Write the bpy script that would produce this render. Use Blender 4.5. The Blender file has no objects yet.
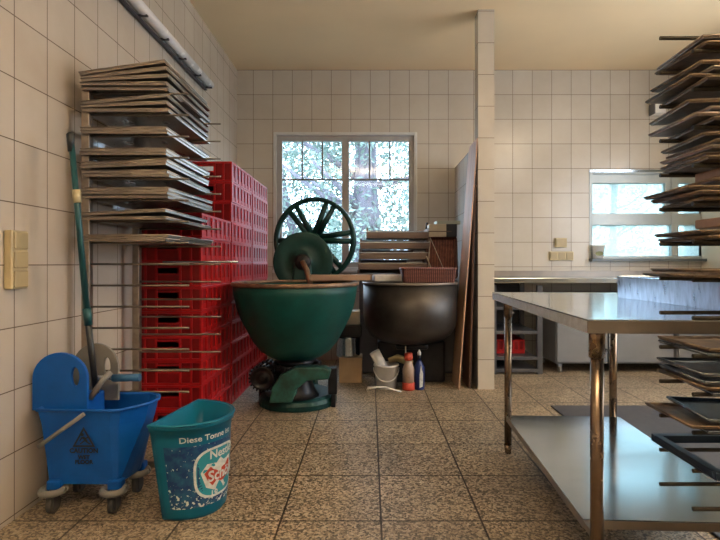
import bpy, bmesh, math, random
from mathutils import Vector, Matrix
random.seed(11)
S = bpy.context.scene
C = bpy.context.collection
PI = math.pi
F, H, CX, CY = 495.0, 0.98, 370.0, 264.0

# ------------------------------------------------------------------ camera
cam_d = bpy.data.cameras.new('camera'); cam = bpy.data.objects.new('camera', cam_d); C.objects.link(cam)
cam.location = (0, 0, H); cam.rotation_euler = (PI/2, 0, 0)
cam_d.sensor_width = 36; cam_d.lens = 36*F/720
cam_d.shift_x = -(CX-360)/720; cam_d.shift_y = -(270-CY)/720
cam_d.clip_start = .02; cam_d.clip_end = 200
S.camera = cam
S.view_settings.view_transform = 'Standard'; S.view_settings.look = 'None'
S.view_settings.gamma = 1; S.view_settings.use_curve_mapping = False
S.view_settings.exposure = 0.2

# ------------------------------------------------------------------ world, daylight and added fill
W = bpy.data.worlds.new('sky'); S.world = W; W.use_nodes = True
bg = W.node_tree.nodes['Background']
bg.inputs[0].default_value = (.74, .88, 1.0, 1); bg.inputs[1].default_value = 12.0

def area(name, loc, rot, sx, sy, power, col, portal=False, spread=None):
    l = bpy.data.lights.new(name, 'AREA'); l.shape = 'RECTANGLE'; l.size = sx; l.size_y = sy
    l.energy = power; l.color = col
    if portal: l.cycles.is_portal = True
    if spread: l.spread = spread
    o = bpy.data.objects.new(name, l); C.objects.link(o); o.location = loc; o.rotation_euler = rot
    return o
# portals in the two back windows (they guide the sky light, they give none of their own)
area('window_portal', (-.255, 5.35, 1.62), (-PI/2, 0, 0), 1.5, 1.4, 1, (1, 1, 1), True)
area('window_portal', (3.0, 5.35, 1.48), (-PI/2, 0, 0), 1.9, 1.0, 1, (1, 1, 1), True)
# added fill lamps right of the frame and behind the camera; no windows there
area('side_fill_light', (3.28, 2.6, 1.65), (0, PI/2, 0), 1.4, 2.6, 62, (.84, .92, 1.0))
area('rear_fill_light', (.8, -2.35, 1.9), (PI/2, 0, 0), 2.6, 1.3, 5, (1.0, .95, .88))
# more added fill, no fittings: upward lamps brighten the ceiling, downward ones the room
area('ceiling_fill_light', (.1, -.3, 2.72), (PI, 0, 0), 1.5, .3, 84, (1, .93, .80))
area('ceiling_fill_light', (2.3, 1.6, 2.72), (PI, 0, 0), .3, 1.5, 60, (1, .93, .80))
area('down_fill_light', (.1, -.3, 2.68), (0, 0, 0), 1.5, .3, 8, (1, .95, .88))
area('down_fill_light', (2.3, 1.6, 2.68), (0, 0, 0), .3, 1.5, 10, (1, .95, .88))

# ------------------------------------------------------------------ helpers
def px(x, y, d):
    "photo measurement -> point in the room at depth d"
    return Vector(((x-CX)*d/F, d, H-(y-CY)*d/F))

class MB:
    def __init__(s): s.v = []; s.f = []; s.sm = []
    def add(s, vs, fs, smooth=False, M=None):
        b = len(s.v)
        for p in vs:
            p = Vector(p)
            s.v.append(M @ p if M is not None else p)
        for f in fs: s.f.append([b+i for i in f]); s.sm.append(smooth)
        return s
    def box(s, x0, x1, y0, y1, z0, z1, M=None):
        return s.add([(x0,y0,z0),(x1,y0,z0),(x1,y1,z0),(x0,y1,z0),(x0,y0,z1),(x1,y0,z1),(x1,y1,z1),(x0,y1,z1)],
              [(3,2,1,0),(4,5,6,7),(0,1,5,4),(1,2,6,5),(2,3,7,6),(3,0,4,7)], False, M)
    def tube(s, pts, r, n=12, M=None, caps=True):
        pts = [Vector(p) for p in pts]; rs = r if isinstance(r, (list, tuple)) else [r]*len(pts)
        vs = []; fs = []; up = None
        for i, p in enumerate(pts):
            t = (pts[min(i+1, len(pts)-1)]-pts[max(i-1, 0)]).normalized()
            if up is None: up = Vector((0,0,1)) if abs(t.z) < .9 else Vector((1,0,0))
            a = t.cross(up).normalized(); b = a.cross(t).normalized(); up = b
            for k in range(n):
                an = 2*PI*k/n; vs.append(p+(a*math.cos(an)+b*math.sin(an))*rs[i])
        for i in range(len(pts)-1):
            for k in range(n):
                fs.append((i*n+k, i*n+(k+1)%n, (i+1)*n+(k+1)%n, (i+1)*n+k))
        s.add(vs, fs, True, M)
        if caps:
            s.add(vs[:n], [tuple(range(n))], False, M); s.add(vs[-n:], [tuple(range(n))[::-1]], False, M)
        return s
    def lathe(s, prof, n=48, M=None, smooth=True):
        vs = []; fs = []
        for (r, z) in prof:
            for k in range(n):
                a = 2*PI*k/n; vs.append((r*math.cos(a), r*math.sin(a), z))
        for i in range(len(prof)-1):
            for k in range(n): fs.append((i*n+k, i*n+(k+1)%n, (i+1)*n+(k+1)%n, (i+1)*n+k))
        closed = abs(prof[0][0]-prof[-1][0]) < 1e-6 and abs(prof[0][1]-prof[-1][1]) < 1e-6
        if prof[0][0] > 1e-4 and not closed: fs.append(tuple(range(n))[::-1])
        if prof[-1][0] > 1e-4 and not closed: fs.append(tuple((len(prof)-1)*n+k for k in range(n)))
        return s.add(vs, fs, smooth, M)
    def loft(s, rings, M=None, caps=(True, True), smooth=False):
        n = len(rings[0]); vs = [p for r in rings for p in r]; fs = []
        for i in range(len(rings)-1):
            for k in range(n): fs.append((i*n+k, i*n+(k+1)%n, (i+1)*n+(k+1)%n, (i+1)*n+k))
        s.add(vs, fs, smooth, M)
        if caps[0]: s.add(rings[0], [tuple(range(n))[::-1]], False, M)
        if caps[1]: s.add(rings[-1], [tuple(range(n))], False, M)
        return s
    def prism(s, poly, h, M=None, smooth=False):
        "polygon in the xz plane, thickness h along +y"
        a = [(x, 0, z) for x, z in poly]; b = [(x, h, z) for x, z in poly]
        return s.loft([a, b], M, smooth=smooth)
    def build(s, name, m, parent=None, bevel=0, seg=2, fixn=True):
        me = bpy.data.meshes.new(name); me.from_pydata([tuple(p) for p in s.v], [], s.f)
        for p, q in zip(me.polygons, s.sm): p.use_smooth = q
        bm = bmesh.new(); bm.from_mesh(me)
        bmesh.ops.remove_doubles(bm, verts=bm.verts, dist=1e-6)
        if fixn: bmesh.ops.recalc_face_normals(bm, faces=bm.faces)
        bm.to_mesh(me); bm.free()
        me.materials.append(m)
        o = bpy.data.objects.new(name, me); C.objects.link(o)
        if parent: o.parent = parent
        if bevel:
            b = o.modifiers.new('bevel', 'BEVEL'); b.width = bevel; b.segments = seg; b.limit_method = 'ANGLE'
            b.angle_limit = math.radians(40)
        return o

def tag(o, label=None, cat=None, group=None, kind=None):
    if label: o['label'] = label
    if cat: o['category'] = cat
    if group: o['group'] = group
    if kind: o['kind'] = kind
    return o
def empty(name, loc, rz=0, label=None, cat=None, group=None):
    o = bpy.data.objects.new(name, None); C.objects.link(o); o.location = loc; o.rotation_euler = (0, 0, rz)
    o.empty_display_size = .05
    return tag(o, label, cat, group)
def struct(o): return tag(o, kind='structure')
def copy_tree(o, parent=None):
    c = o.copy(); C.objects.link(c)
    if parent: c.parent = parent
    for ch in [k for k in bpy.data.objects if k.parent == o]: copy_tree(ch, c)
    return c
def R(axis, deg): return Matrix.Rotation(math.radians(deg), 4, axis)
def T(*a): return Matrix.Translation(Vector(a))

# ------------------------------------------------------------------ materials
def newmat(name):
    m = bpy.data.materials.new(name); m.use_nodes = True
    nt = m.node_tree; b = nt.nodes['Principled BSDF']
    return m, nt, b
def N(nt, t, **kw):
    n = nt.nodes.new(t)
    for k, v in kw.items(): setattr(n, k, v)
    return n
def ramp(nt, fac, stops):
    r = N(nt, 'ShaderNodeValToRGB'); el = r.color_ramp.elements
    while len(el) < len(stops): el.new(.5)
    for e, (p, c) in zip(el, stops): e.position = p; e.color = (*c, 1)
    nt.links.new(fac, r.inputs[0]); return r.outputs[0]
def noise(nt, scale, detail=3, rough=.5, vec=None, stretch=None):
    tc = N(nt, 'ShaderNodeTexCoord'); n = N(nt, 'ShaderNodeTexNoise')
    n.inputs['Scale'].default_value = scale; n.inputs['Detail'].default_value = detail; n.inputs['Roughness'].default_value = rough
    src = vec or tc.outputs['Object']
    if stretch:
        mp = N(nt, 'ShaderNodeMapping'); mp.inputs['Scale'].default_value = stretch
        nt.links.new(src, mp.inputs[0]); src = mp.outputs[0]
    nt.links.new(src, n.inputs['Vector']); return n.outputs['Fac']
def bump(nt, b, h, strength, dist=.002, inv=False):
    bp = N(nt, 'ShaderNodeBump'); bp.inputs['Strength'].default_value = strength; bp.inputs['Distance'].default_value = dist
    bp.invert = inv
    nt.links.new(h, bp.inputs['Height']); nt.links.new(bp.outputs[0], b.inputs['Normal'])
def simple(name, c, rough=.5, metal=0, var=.15, scale=6, stretch=None, c2=None, bmp=0, rvar=.12, lo=.35, hi=.65, detail=4):
    m, nt, b = newmat(name)
    c2 = c2 or tuple(max(0, x*(1-var)) for x in c)
    f = noise(nt, scale, detail, .6, stretch=stretch)
    nt.links.new(ramp(nt, f, [(lo, c2), (hi, c)]), b.inputs['Base Color'])
    b.inputs['Metallic'].default_value = metal
    mr = N(nt, 'ShaderNodeMapRange'); mr.inputs[3].default_value = max(.03, rough-rvar); mr.inputs[4].default_value = min(1, rough+rvar)
    nt.links.new(f, mr.inputs[0]); nt.links.new(mr.outputs[0], b.inputs['Roughness'])
    if bmp: bump(nt, b, f, bmp)
    return m
def tiles(name, axes, w, h, ox, oy, c1, c2, joint, js=.0021, rough=.22):
    m, nt, b = newmat(name)
    g = N(nt, 'ShaderNodeNewGeometry'); sp = N(nt, 'ShaderNodeSeparateXYZ'); cb = N(nt, 'ShaderNodeCombineXYZ')
    nt.links.new(g.outputs['Position'], sp.inputs[0])
    for i, (a, off) in enumerate(((axes[0], ox), (axes[1], oy))):
        ad = N(nt, 'ShaderNodeMath', operation='SUBTRACT'); ad.inputs[1].default_value = off - 40*(w if i == 0 else h)
        nt.links.new(sp.outputs[a], ad.inputs[0]); nt.links.new(ad.outputs[0], cb.inputs[i])
    br = N(nt, 'ShaderNodeTexBrick'); br.offset = 0; br.squash = 1
    br.inputs['Scale'].default_value = 1; br.inputs['Mortar Size'].default_value = js; br.inputs['Mortar Smooth'].default_value = .1
    br.inputs['Brick Width'].default_value = w; br.inputs['Row Height'].default_value = h
    br.inputs['Color1'].default_value = (*c1, 1); br.inputs['Color2'].default_value = (*c2, 1); br.inputs['Mortar'].default_value = (*joint, 1)
    nt.links.new(cb.outputs[0], br.inputs['Vector'])
    n = noise(nt, 3.0, 5, .6, vec=g.outputs['Position'])
    mx = N(nt, 'ShaderNodeMix', data_type='RGBA', blend_type='MULTIPLY'); mx.inputs[0].default_value = 1
    nt.links.new(br.outputs['Color'], mx.inputs[6])
    nt.links.new(ramp(nt, n, [(.3, (.9, .87, .84)), (.7, (1, 1, 1))]), mx.inputs[7])
    nt.links.new(mx.outputs[2], b.inputs['Base Color'])
    mr = N(nt, 'ShaderNodeMapRange'); mr.inputs[3].default_value = rough; mr.inputs[4].default_value = .8
    nt.links.new(br.outputs['Fac'], mr.inputs[0]); nt.links.new(mr.outputs[0], b.inputs['Roughness'])
    bump(nt, b, br.outputs['Fac'], .5, .002, True)
    return m
TC1, TC2, TJ = (.555, .52, .465), (.525, .49, .435), (.12, .085, .06)
M_back = tiles('beige wall tiles', ('X', 'Z'), .200, .2522, px(253.3, 0, 5.077).x, 2.7165, TC1, TC2, TJ)
M_backr = tiles('beige wall tiles right', ('X', 'Z'), .200, .2522, px(512.7, 0, 5.077).x, 2.7165, TC1, TC2, TJ)
M_left = tiles('beige wall tiles side', ('Y', 'Z'), .194, .2392, 1.898, .976, (.54, .48, .415), (.51, .45, .39), TJ, rough=.16)
M_part = tiles('white tiles partition', ('Y', 'Z'), .2, .2522, 4.0, 2.7165, (.62, .6, .57), (.6, .58, .55), TJ)
M_pil = tiles('pillar tiles', ('X', 'Z'), 2.0, .2478, -.9, .975, TC1, TC2, TJ)

m, nt, b = newmat('terrazzo floor'); M_floor = m
g = N(nt, 'ShaderNodeNewGeometry')
n1 = noise(nt, 170, 2, .7, vec=g.outputs['Position']); n2 = noise(nt, 2.2, 4, .6, vec=g.outputs['Position'])
vo = N(nt, 'ShaderNodeTexVoronoi'); vo.inputs['Scale'].default_value = 125; nt.links.new(g.outputs['Position'], vo.inputs['Vector'])
sp = N(nt, 'ShaderNodeSeparateXYZ'); nt.links.new(vo.outputs['Color'], sp.inputs[0])
cA = ramp(nt, sp.outputs[0], [(0, (.05, .038, .028)), (.25, (.11, .083, .058)), (.42, (.36, .275, .18)), (.75, (.68, .54, .365)), (1, (.86, .74, .56))])
cB = ramp(nt, n1, [(.42, (.05, .038, .028)), (.58, (.60, .49, .35))])
mx = N(nt, 'ShaderNodeMix', data_type='RGBA'); mx.inputs[0].default_value = .3; nt.links.new(cA, mx.inputs[6]); nt.links.new(cB, mx.inputs[7])
mx2 = N(nt, 'ShaderNodeMix', data_type='RGBA', blend_type='MULTIPLY'); mx2.inputs[0].default_value = 1
nt.links.new(mx.outputs[2], mx2.inputs[6]); nt.links.new(ramp(nt, n2, [(.3, (.54, .53, .53)), (.7, (.82, .80, .77))]), mx2.inputs[7])
br = N(nt, 'ShaderNodeTexBrick'); br.offset = 0
mp = N(nt, 'ShaderNodeMapping'); nt.links.new(g.outputs['Position'], mp.inputs[0])
mp.inputs['Location'].default_value = (40*.383-.042+.0, 40*.404-1.888, 0)
br.inputs['Scale'].default_value = 1; br.inputs['Mortar Size'].default_value = .0042; br.inputs['Brick Width'].default_value = .383; br.inputs['Row Height'].default_value = .404
br.inputs['Color1'].default_value = (1, 1, 1, 1); br.inputs['Color2'].default_value = (.86, .86, .88, 1); br.inputs['Mortar'].default_value = (.1, .07, .05, 1)
nt.links.new(mp.outputs[0], br.inputs['Vector'])
mx3 = N(nt, 'ShaderNodeMix', data_type='RGBA', blend_type='MULTIPLY'); mx3.inputs[0].default_value = 1
nt.links.new(mx2.outputs[2], mx3.inputs[6]); nt.links.new(br.outputs['Color'], mx3.inputs[7]); nt.links.new(mx3.outputs[2], b.inputs['Base Color'])
b.inputs['Roughness'].default_value = .42
bump(nt, b, br.outputs['Fac'], .4, .002, True)

M_ceil = simple('cream ceiling paint', (.82, .64, .41), .8, var=.06, scale=1.2)
M_wallpl = simple('cream plaster', (.62, .56, .46), .8, var=.06, scale=2)
M_frame = simple('painted window frame', (.60, .61, .60), .4, var=.1)
M_frame2 = simple('dark painted mullion', (.16, .16, .17), .4, var=.1)
M_alu = simple('grey aluminium frame', (.42, .46, .47), .4, .3, var=.1)
M_steel = simple('brushed stainless steel', (.46, .52, .58), .14, 1, var=.10, scale=3, stretch=(1, 2.5, 1), rvar=.05)
M_steel2 = simple('worn stainless steel', (.56, .60, .67), .3, 1, var=.35, scale=45, stretch=(1, 1, .25), rvar=.1)
M_leg = simple('warm steel tube', (.27, .20, .14), .26, .9, var=.2, scale=8, c2=(.17, .12, .085))
M_apron = simple('sheet edge with painted reflection', (.74, .78, .84), .42, .35, var=.2, scale=40)  # paler than the other edges: window reflection put into the side apron colour
M_edge = simple('dull steel edge', (.27, .235, .205), .4, .7, var=.2, scale=8)
M_rack = simple('rack steel', (.34, .28, .23), .35, .85, var=.3, scale=15)
M_arm = simple('dull arm steel', (.22, .18, .14), .35, .85, var=.3, scale=15)
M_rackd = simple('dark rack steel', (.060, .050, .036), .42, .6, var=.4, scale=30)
M_tray = simple('baking tray aluminium', (.40, .35, .30), .30, .9, var=.3, scale=9, stretch=(1, 1, 30), c2=(.24, .195, .155))
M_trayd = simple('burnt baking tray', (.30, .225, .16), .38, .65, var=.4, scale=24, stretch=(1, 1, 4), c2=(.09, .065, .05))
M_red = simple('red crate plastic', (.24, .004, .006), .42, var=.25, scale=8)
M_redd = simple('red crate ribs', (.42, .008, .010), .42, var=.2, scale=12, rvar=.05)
for m_ in (M_red, M_redd): m_.node_tree.nodes['Principled BSDF'].inputs['Specular IOR Level'].default_value = .3
M_green = simple('green enamel', (.001, .070, .062), .45, var=.3, scale=5, c2=(.001, .042, .040))
M_greend = simple('dark green cast iron', (.006, .045, .040), .38, .1, var=.4, scale=9)
M_greeng = simple('greasy green casting', (.02, .12, .10), .42, .1, scale=12, c2=(.012, .035, .03))
M_rust = simple('rusty rim', (.30, .19, .12), .5, .5, var=.4, scale=18, c2=(.16, .10, .07))
M_black = simple('black iron', (.022, .022, .026), .42, .5, var=.4, scale=14)
M_dsteel = simple('dull bowl steel', (.085, .078, .074), .44, .9, var=.3, scale=4, c2=(.05, .044, .040))
M_blue = simple('blue bucket plastic', (.003, .095, .43), .45, var=.2, scale=10)
M_grip = simple('blue grip', (.03, .13, .27), .5, var=.2)
M_greyp = simple('grey plastic', (.20, .19, .175), .5, var=.2)
M_rub = simple('grey rubber', (.07, .068, .066), .6, var=.2)
M_teal = simple('teal bin plastic', (.0, .125, .225), .42, var=.12, scale=6)
M_white = simple('white plastic', (.84, .82, .79), .45, var=.1)
M_ink = simple('black print', (.008, .010, .02), .5, var=.1)
M_wprint = simple('white print', (.72, .74, .74), .5, var=.25, scale=60)
M_rprint = simple('red print', (.55, .06, .03), .5, var=.3, scale=60)
M_tprint = simple('teal print', (.02, .30, .40), .5, var=.2)
M_mop = simple('teal mop pole', (.01, .075, .085), .35, .2, var=.2)
M_mopd = simple('dark mop pole', (.035, .038, .04), .35, .4, var=.2)
M_wood = simple('tan wood', (.66, .43, .30), .55, var=.3, scale=7, stretch=(1, 1, .12), c2=(.44, .26, .17))
M_woodd = simple('dark wood', (.10, .05, .032), .38, var=.4, scale=9, stretch=(1, 1, .12), c2=(.045, .022, .016))
M_wood2 = simple('plank wood', (.40, .25, .16), .5, var=.3, scale=9, stretch=(.1, 1, 1), c2=(.26, .15, .09))
M_woodt = simple('greyish tray wood', (.27, .19, .15), .5, var=.3, scale=9, stretch=(.1, 1, 1), c2=(.14, .095, .08))
M_card = simple('cardboard', (.42, .29, .17), .7, var=.2, scale=8)
M_cream = simple('cream card', (.60, .54, .42), .6, var=.2, scale=8)
M_beige = simple('beige switch plastic', (.50, .41, .24), .4, var=.12)
M_beiged = simple('darker beige switch plastic', (.40, .32, .18), .4, var=.12)
M_navy = simple('navy plastic', (.012, .03, .15), .35, var=.2)
M_mat = simple('dark rubber mat', (.055, .053, .060), .45, var=.2, scale=20)
M_cab = simple('grey cabinet paint', (.21, .22, .24), .4, .1, var=.12, scale=4)
M_bsh = simple('grey shelf steel', (.11, .11, .12), .4, .5, var=.2)
M_dark = simple('dark cabinet lining', (.03, .028, .028), .6, var=.2)
M_lampc = simple('clear tube cover', (.74, .72, .74), .25, 0, var=.1, scale=10)
M_lampb = simple('dark lamp clips', (.07, .06, .07), .5, var=.1)
M_paper = simple('white paper wrap', (.62, .58, .55), .6, var=.2, scale=20, bmp=.2)
M_label = simple('worn navy label', (.008, .035, .14), .4, scale=26, c2=(.02, .12, .22), var=.3, lo=.3, hi=.6)
# worn specks in the label
nt = M_label.node_tree; b = nt.nodes['Principled BSDF']
old = b.inputs['Base Color'].links[0].from_socket
tc = N(nt, 'ShaderNodeTexCoord'); spz = N(nt, 'ShaderNodeSeparateXYZ'); nt.links.new(tc.outputs['Object'], spz.inputs[0])
nn = noise(nt, 75, 3, .6)
mr = N(nt, 'ShaderNodeMapRange'); mr.inputs[1].default_value = .04; mr.inputs[2].default_value = .14; mr.inputs[3].default_value = .13; mr.inputs[4].default_value = 0
nt.links.new(spz.outputs['Z'], mr.inputs[0])
ad = N(nt, 'ShaderNodeMath', operation='ADD'); nt.links.new(nn, ad.inputs[0]); nt.links.new(mr.outputs[0], ad.inputs[1])
gt = N(nt, 'ShaderNodeMath', operation='GREATER_THAN'); gt.inputs[1].default_value = .66; nt.links.new(ad.outputs[0], gt.inputs[0])
mx = N(nt, 'ShaderNodeMix', data_type='RGBA'); nt.links.new(gt.outputs[0], mx.inputs[0]); nt.links.new(old, mx.inputs[6]); mx.inputs[7].default_value = (.65, .66, .62, 1)
nt.links.new(mx.outputs[2], b.inputs['Base Color'])

for m_ in (M_blue, M_teal, M_green, M_greend, M_label): m_.node_tree.nodes['Principled BSDF'].inputs['Specular IOR Level'].default_value = .32
# wicker
m, nt, b = newmat('red brown wicker'); M_wick = m
tc = N(nt, 'ShaderNodeTexCoord'); w1 = N(nt, 'ShaderNodeTexWave'); w1.bands_direction = 'Z'; w1.inputs['Scale'].default_value = 32; w1.inputs['Distortion'].default_value = 1.5
w2 = N(nt, 'ShaderNodeTexWave'); w2.bands_direction = 'X'; w2.inputs['Scale'].default_value = 22; w2.inputs['Distortion'].default_value = 1
nt.links.new(tc.outputs['Object'], w1.inputs[0]); nt.links.new(tc.outputs['Object'], w2.inputs[0])
mu = N(nt, 'ShaderNodeMath', operation='MULTIPLY'); nt.links.new(w1.outputs['Fac'], mu.inputs[0]); nt.links.new(w2.outputs['Fac'], mu.inputs[1])
nt.links.new(ramp(nt, mu.outputs[0], [(.05, (.04, .008, .006)), (.45, (.15, .030, .018)), (.9, (.36, .13, .08))]), b.inputs['Base Color'])
b.inputs['Roughness'].default_value = .45; bump(nt, b, mu.outputs[0], .8, .004)

def pane(name, tint, cloud=0.0, refl=.06):
    m = bpy.data.materials.new(name); m.use_nodes = True; nt = m.node_tree; nt.nodes.clear()
    out = N(nt, 'ShaderNodeOutputMaterial'); tr = N(nt, 'ShaderNodeBsdfTransparent'); tr.inputs[0].default_value = (*tint, 1)
    gl = N(nt, 'ShaderNodeBsdfGlossy'); gl.inputs['Roughness'].default_value = .05
    mx = N(nt, 'ShaderNodeMixShader'); mx.inputs[0].default_value = refl
    nt.links.new(tr.outputs[0], mx.inputs[1]); nt.links.new(gl.outputs[0], mx.inputs[2]); last = mx.outputs[0]
    if cloud:
        tl = N(nt, 'ShaderNodeBsdfTranslucent'); tl.inputs[0].default_value = (.36, .43, .43, 1)
        m2 = N(nt, 'ShaderNodeMixShader'); f = noise(nt, 45, 3, .6)
        mr = N(nt, 'ShaderNodeMapRange'); mr.inputs[1].default_value = .3; mr.inputs[2].default_value = .7; mr.inputs[3].default_value = cloud-.12; mr.inputs[4].default_value = cloud+.12
        nt.links.new(f, mr.inputs[0]); nt.links.new(mr.outputs[0], m2.inputs[0])
        nt.links.new(last, m2.inputs[1]); nt.links.new(tl.outputs[0], m2.inputs[2]); last = m2.outputs[0]
    nt.links.new(last, out.inputs[0]); return m
M_glass = pane('clear glass', (.80, .85, .90))
M_frost = pane('patterned glass', (.82, .93, .93), .72)
M_bark = simple('tree bark', (.19, .17, .20), .9, scale=7, stretch=(3, 3, .5), c2=(.10, .095, .115))
M_leaf = simple('leaves', (.20, .26, .23), .7, scale=3, c2=(.10, .16, .125))
M_grass = simple('lawn', (.15, .165, .12), .9, var=.4, scale=2)

# ------------------------------------------------------------------ room shell
BW, LW, CZ, RW, NW = 5.077, -1.364, 2.97, 3.4, -2.5
DEPTH = .28
o = MB().box(LW-.3, RW+.3, NW-.3, BW+DEPTH, -.1, 0).build('floor', M_floor); struct(o)
o = MB().box(LW-.3, RW+.3, NW-.3, BW+DEPTH, CZ, CZ+.15).build('ceiling', M_ceil); struct(o)
o = MB().box(LW-.2, LW, NW-.2, BW+DEPTH, 0, CZ).build('wall_left', M_left); struct(o)
o = MB().box(LW, RW, NW-.2, NW, 0, CZ).build('wall_near', M_wallpl); struct(o)
o = MB().box(RW, RW+.2, NW-.2, BW+DEPTH, 0, CZ).build('wall_right', M_wallpl); struct(o)
def q(x, y): p = px(x, y, BW); return p.x, p.z
wx0, wz1 = q(273.5, 132.5); wx1, wz0 = q(417, 270)
SPL = .93
m_ = MB(); m_.box(LW, wx0, BW, BW+DEPTH, 0, CZ); m_.box(wx1, SPL, BW, BW+DEPTH, 0, CZ)
m_.box(wx0, wx1, BW, BW+DEPTH, wz1, CZ); m_.box(wx0, wx1, BW, BW+DEPTH, 0, wz0)
struct(m_.build('wall_back', M_back))
vx0, vz1 = q(589, 171); vx1, vz0 = q(765, 259)
m_ = MB(); m_.box(SPL, vx0, BW, BW+DEPTH, 0, CZ); m_.box(vx1, RW, BW, BW+DEPTH, 0, CZ)
m_.box(vx0, vx1, BW, BW+DEPTH, vz1, CZ); m_.box(vx0, vx1, BW, BW+DEPTH, 0, vz0)
struct(m_.build('wall_back_right', M_backr))

# partition (about two metres high) and the tiled pillar in front of it
struct(MB().box(.868, .965, 3.99, BW, 0, 1.965).build('wall_partition', M_part))
struct(MB().box(.845, .972, 3.87, 3.99, 0, CZ).build('wall_pillar', M_pil))

# window 1: two casements, muntins above
def rect_frame(mb, x0, x1, z0, z1, t, y0, y1, tb=None):
    tb = tb or t
    mb.box(x0, x0+t, y0, y1, z0, z1); mb.box(x1-t, x1, y0, y1, z0, z1)
    mb.box(x0+t, x1-t, y0, y1, z1-tb, z1); mb.box(x0+t, x1-t, y0, y1, z0, z0+tb)
w = struct(empty('window_1', ((wx0+wx1)/2, BW, wz0))); O = Vector(w.location)
def lb(mb, o_): # shift to the thing's own origin
    mb.v = [p-o_ for p in mb.v]; return mb
f_ = MB(); rect_frame(f_, wx0, wx1, wz0, wz1, .03, BW-.012, BW+.10); lb(f_, O).build('window_frame', M_frame, w, .004)
f_ = MB(); rect_frame(f_, wx0+.03, wx1-.03, wz0+.03, wz1-.03, .052, BW+.02, BW+.08)
a, _ = q(341.7, 0); c, _ = q(349, 0); f_.box(a, c, BW+.015, BW+.09, wz0+.08, wz1-.08)
lb(f_, O).build('casement_frame', simple('greyed frame', (.42, .41, .40), .4), w, .004)
f_ = MB(); _, zt = q(0, 179)
for (u0, u1, us) in ((281.7, 341.7, (301.7, 322)), (349, 410, (369.5, 390))):
    a, _ = q(u0, 0); c, _ = q(u1, 0); f_.box(a, c, BW+.035, BW+.06, zt-.008, zt+.008)
    for u in us:
        k, _ = q(u, 0); f_.box(k-.008, k+.008, BW+.035, BW+.06, zt+.008, wz1-.082)
lb(f_, O).build('muntin', M_frame2, w)
for (u0, u1) in ((281.7, 341.7), (349, 410)):
    a, _ = q(u0, 0); c, _ = q(u1, 0)
    lb(MB().box(a, c, BW+.046, BW+.05, wz0+.082, wz1-.082), O).build('pane', M_glass, w)
lb(MB().box(wx0, wx1, BW-.05, BW-.002, wz0-.03, wz0), O).build('window_sill', M_frame, w, .004)

# window 2: aluminium, transom light above, fixed light below, second bay to the right
w = struct(empty('window_2', ((vx0+vx1)/2, BW, vz0))); O = Vector(w.location)
f_ = MB(); rect_frame(f_, vx0, vx1, vz0, vz1, .028, BW-.006, BW+.09, .03)
mx0, _ = q(671.5, 0); mx1, _ = q(678.5, 0); f_.box(mx0, mx1, BW-.002, BW+.085, vz0+.03, vz1-.03)
_, ta = q(0, 213.3); _, tb = q(0, 225); f_.box(vx0+.028, mx0, BW+.01, BW+.07, tb, ta); f_.box(mx1, vx1-.028, BW+.01, BW+.07, tb, ta)
_, td = q(0, 183); f_.box(vx0+.028, mx0, BW+.01, BW+.07, td, vz1-.03); f_.box(mx1, vx1-.028, BW+.01, BW+.07, td, vz1-.03)
mu_, _ = q(665.8, 0); f_.box(mu_, mx0, BW+.01, BW+.07, ta, td)
lb(f_, O).build('window_frame', M_alu, w, .004)
lb(MB().box(vx0, vx1, BW-.014, BW-.007, vz1-.014, vz1+.012), O).build('top_strip', M_steel, w)
for (a, c) in ((vx0+.028, mx0), (mx1, vx1-.028)):
    lb(MB().box(a, c, BW+.038, BW+.042, ta, td), O).build('pane', M_frost, w)
    lb(MB().box(a, c, BW+.038, BW+.042, vz0+.03, tb), O).build('pane', M_frost, w)
lb(MB().box(vx0-.005, vx1+.005, BW-.085, BW-.007, vz0-.024, vz0+.004), O).build('window_sill', simple('slate sill', (.10, .12, .13), .3), w, .003)

# ------------------------------------------------------------------ outside
o = MB().box(-30, 30, BW+DEPTH+.3, 45, -.5, -.4).build('ground_outside', M_grass); struct(o)
def tree(name, x, y, h, r, lean, crown, label, nleaf=1500, group=None):
    t = empty(name, (x, y, -.4), 0, label, 'tree', group)
    m_ = MB(); P = [Vector((lean*k/6*h*.2+.06*math.sin(k*1.3), .05*math.cos(k), h*k/6)) for k in range(7)]
    m_.tube(P, [r*(1-.1*k) for k in range(7)], 14)
    for k in range(16):
        b0 = P[2+k % 5].lerp(P[min(6, 3+k % 5)], random.random()); an = random.uniform(0, 2*PI); L = random.uniform(.8, 1.9)
        d = Vector((math.cos(an), math.sin(an)*.6, random.uniform(.1, .9)))
        q1 = b0+d*L*.5; q2 = q1+(d+Vector((random.uniform(-.5, .5), 0, random.uniform(-.2, .5))))*L*.6
        m_.tube([b0, q1, q2], [r*.28, r*.16, r*.06], 6)
    m_.build('trunk', M_bark, t)
    m_ = MB(); cl = [Vector((random.gauss(0, crown*.5), random.gauss(0, crown*.4), h*random.uniform(.22, 1.0))) for _ in range(36)]
    for k in range(nleaf):
        c0 = random.choice(cl)+Vector((random.gauss(0, .3), random.gauss(0, .3), random.gauss(0, .26)))
        a = Vector((random.gauss(0, 1), random.gauss(0, 1), random.gauss(0, 1))).normalized(); b2 = a.orthogonal().normalized(); s_ = random.uniform(.035, .085)
        m_.add([c0, c0+a*s_+b2*s_*.5, c0+a*s_*2, c0+a*s_-b2*s_*.5], [(0, 1, 2, 3)])
    m_.build('foliage', M_leaf, t, fixn=False)
    return t
tree('garden_tree', -.1, 9.6, 5.5, .34, .1, 1.6, 'thick grey trunked tree right behind the middle of the left window', 6500)
tree('garden_tree', -1.5, 12.2, 5.5, .14, -.9, 1.5, 'thin leaning tree behind the left half of the left window', 6500)
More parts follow.
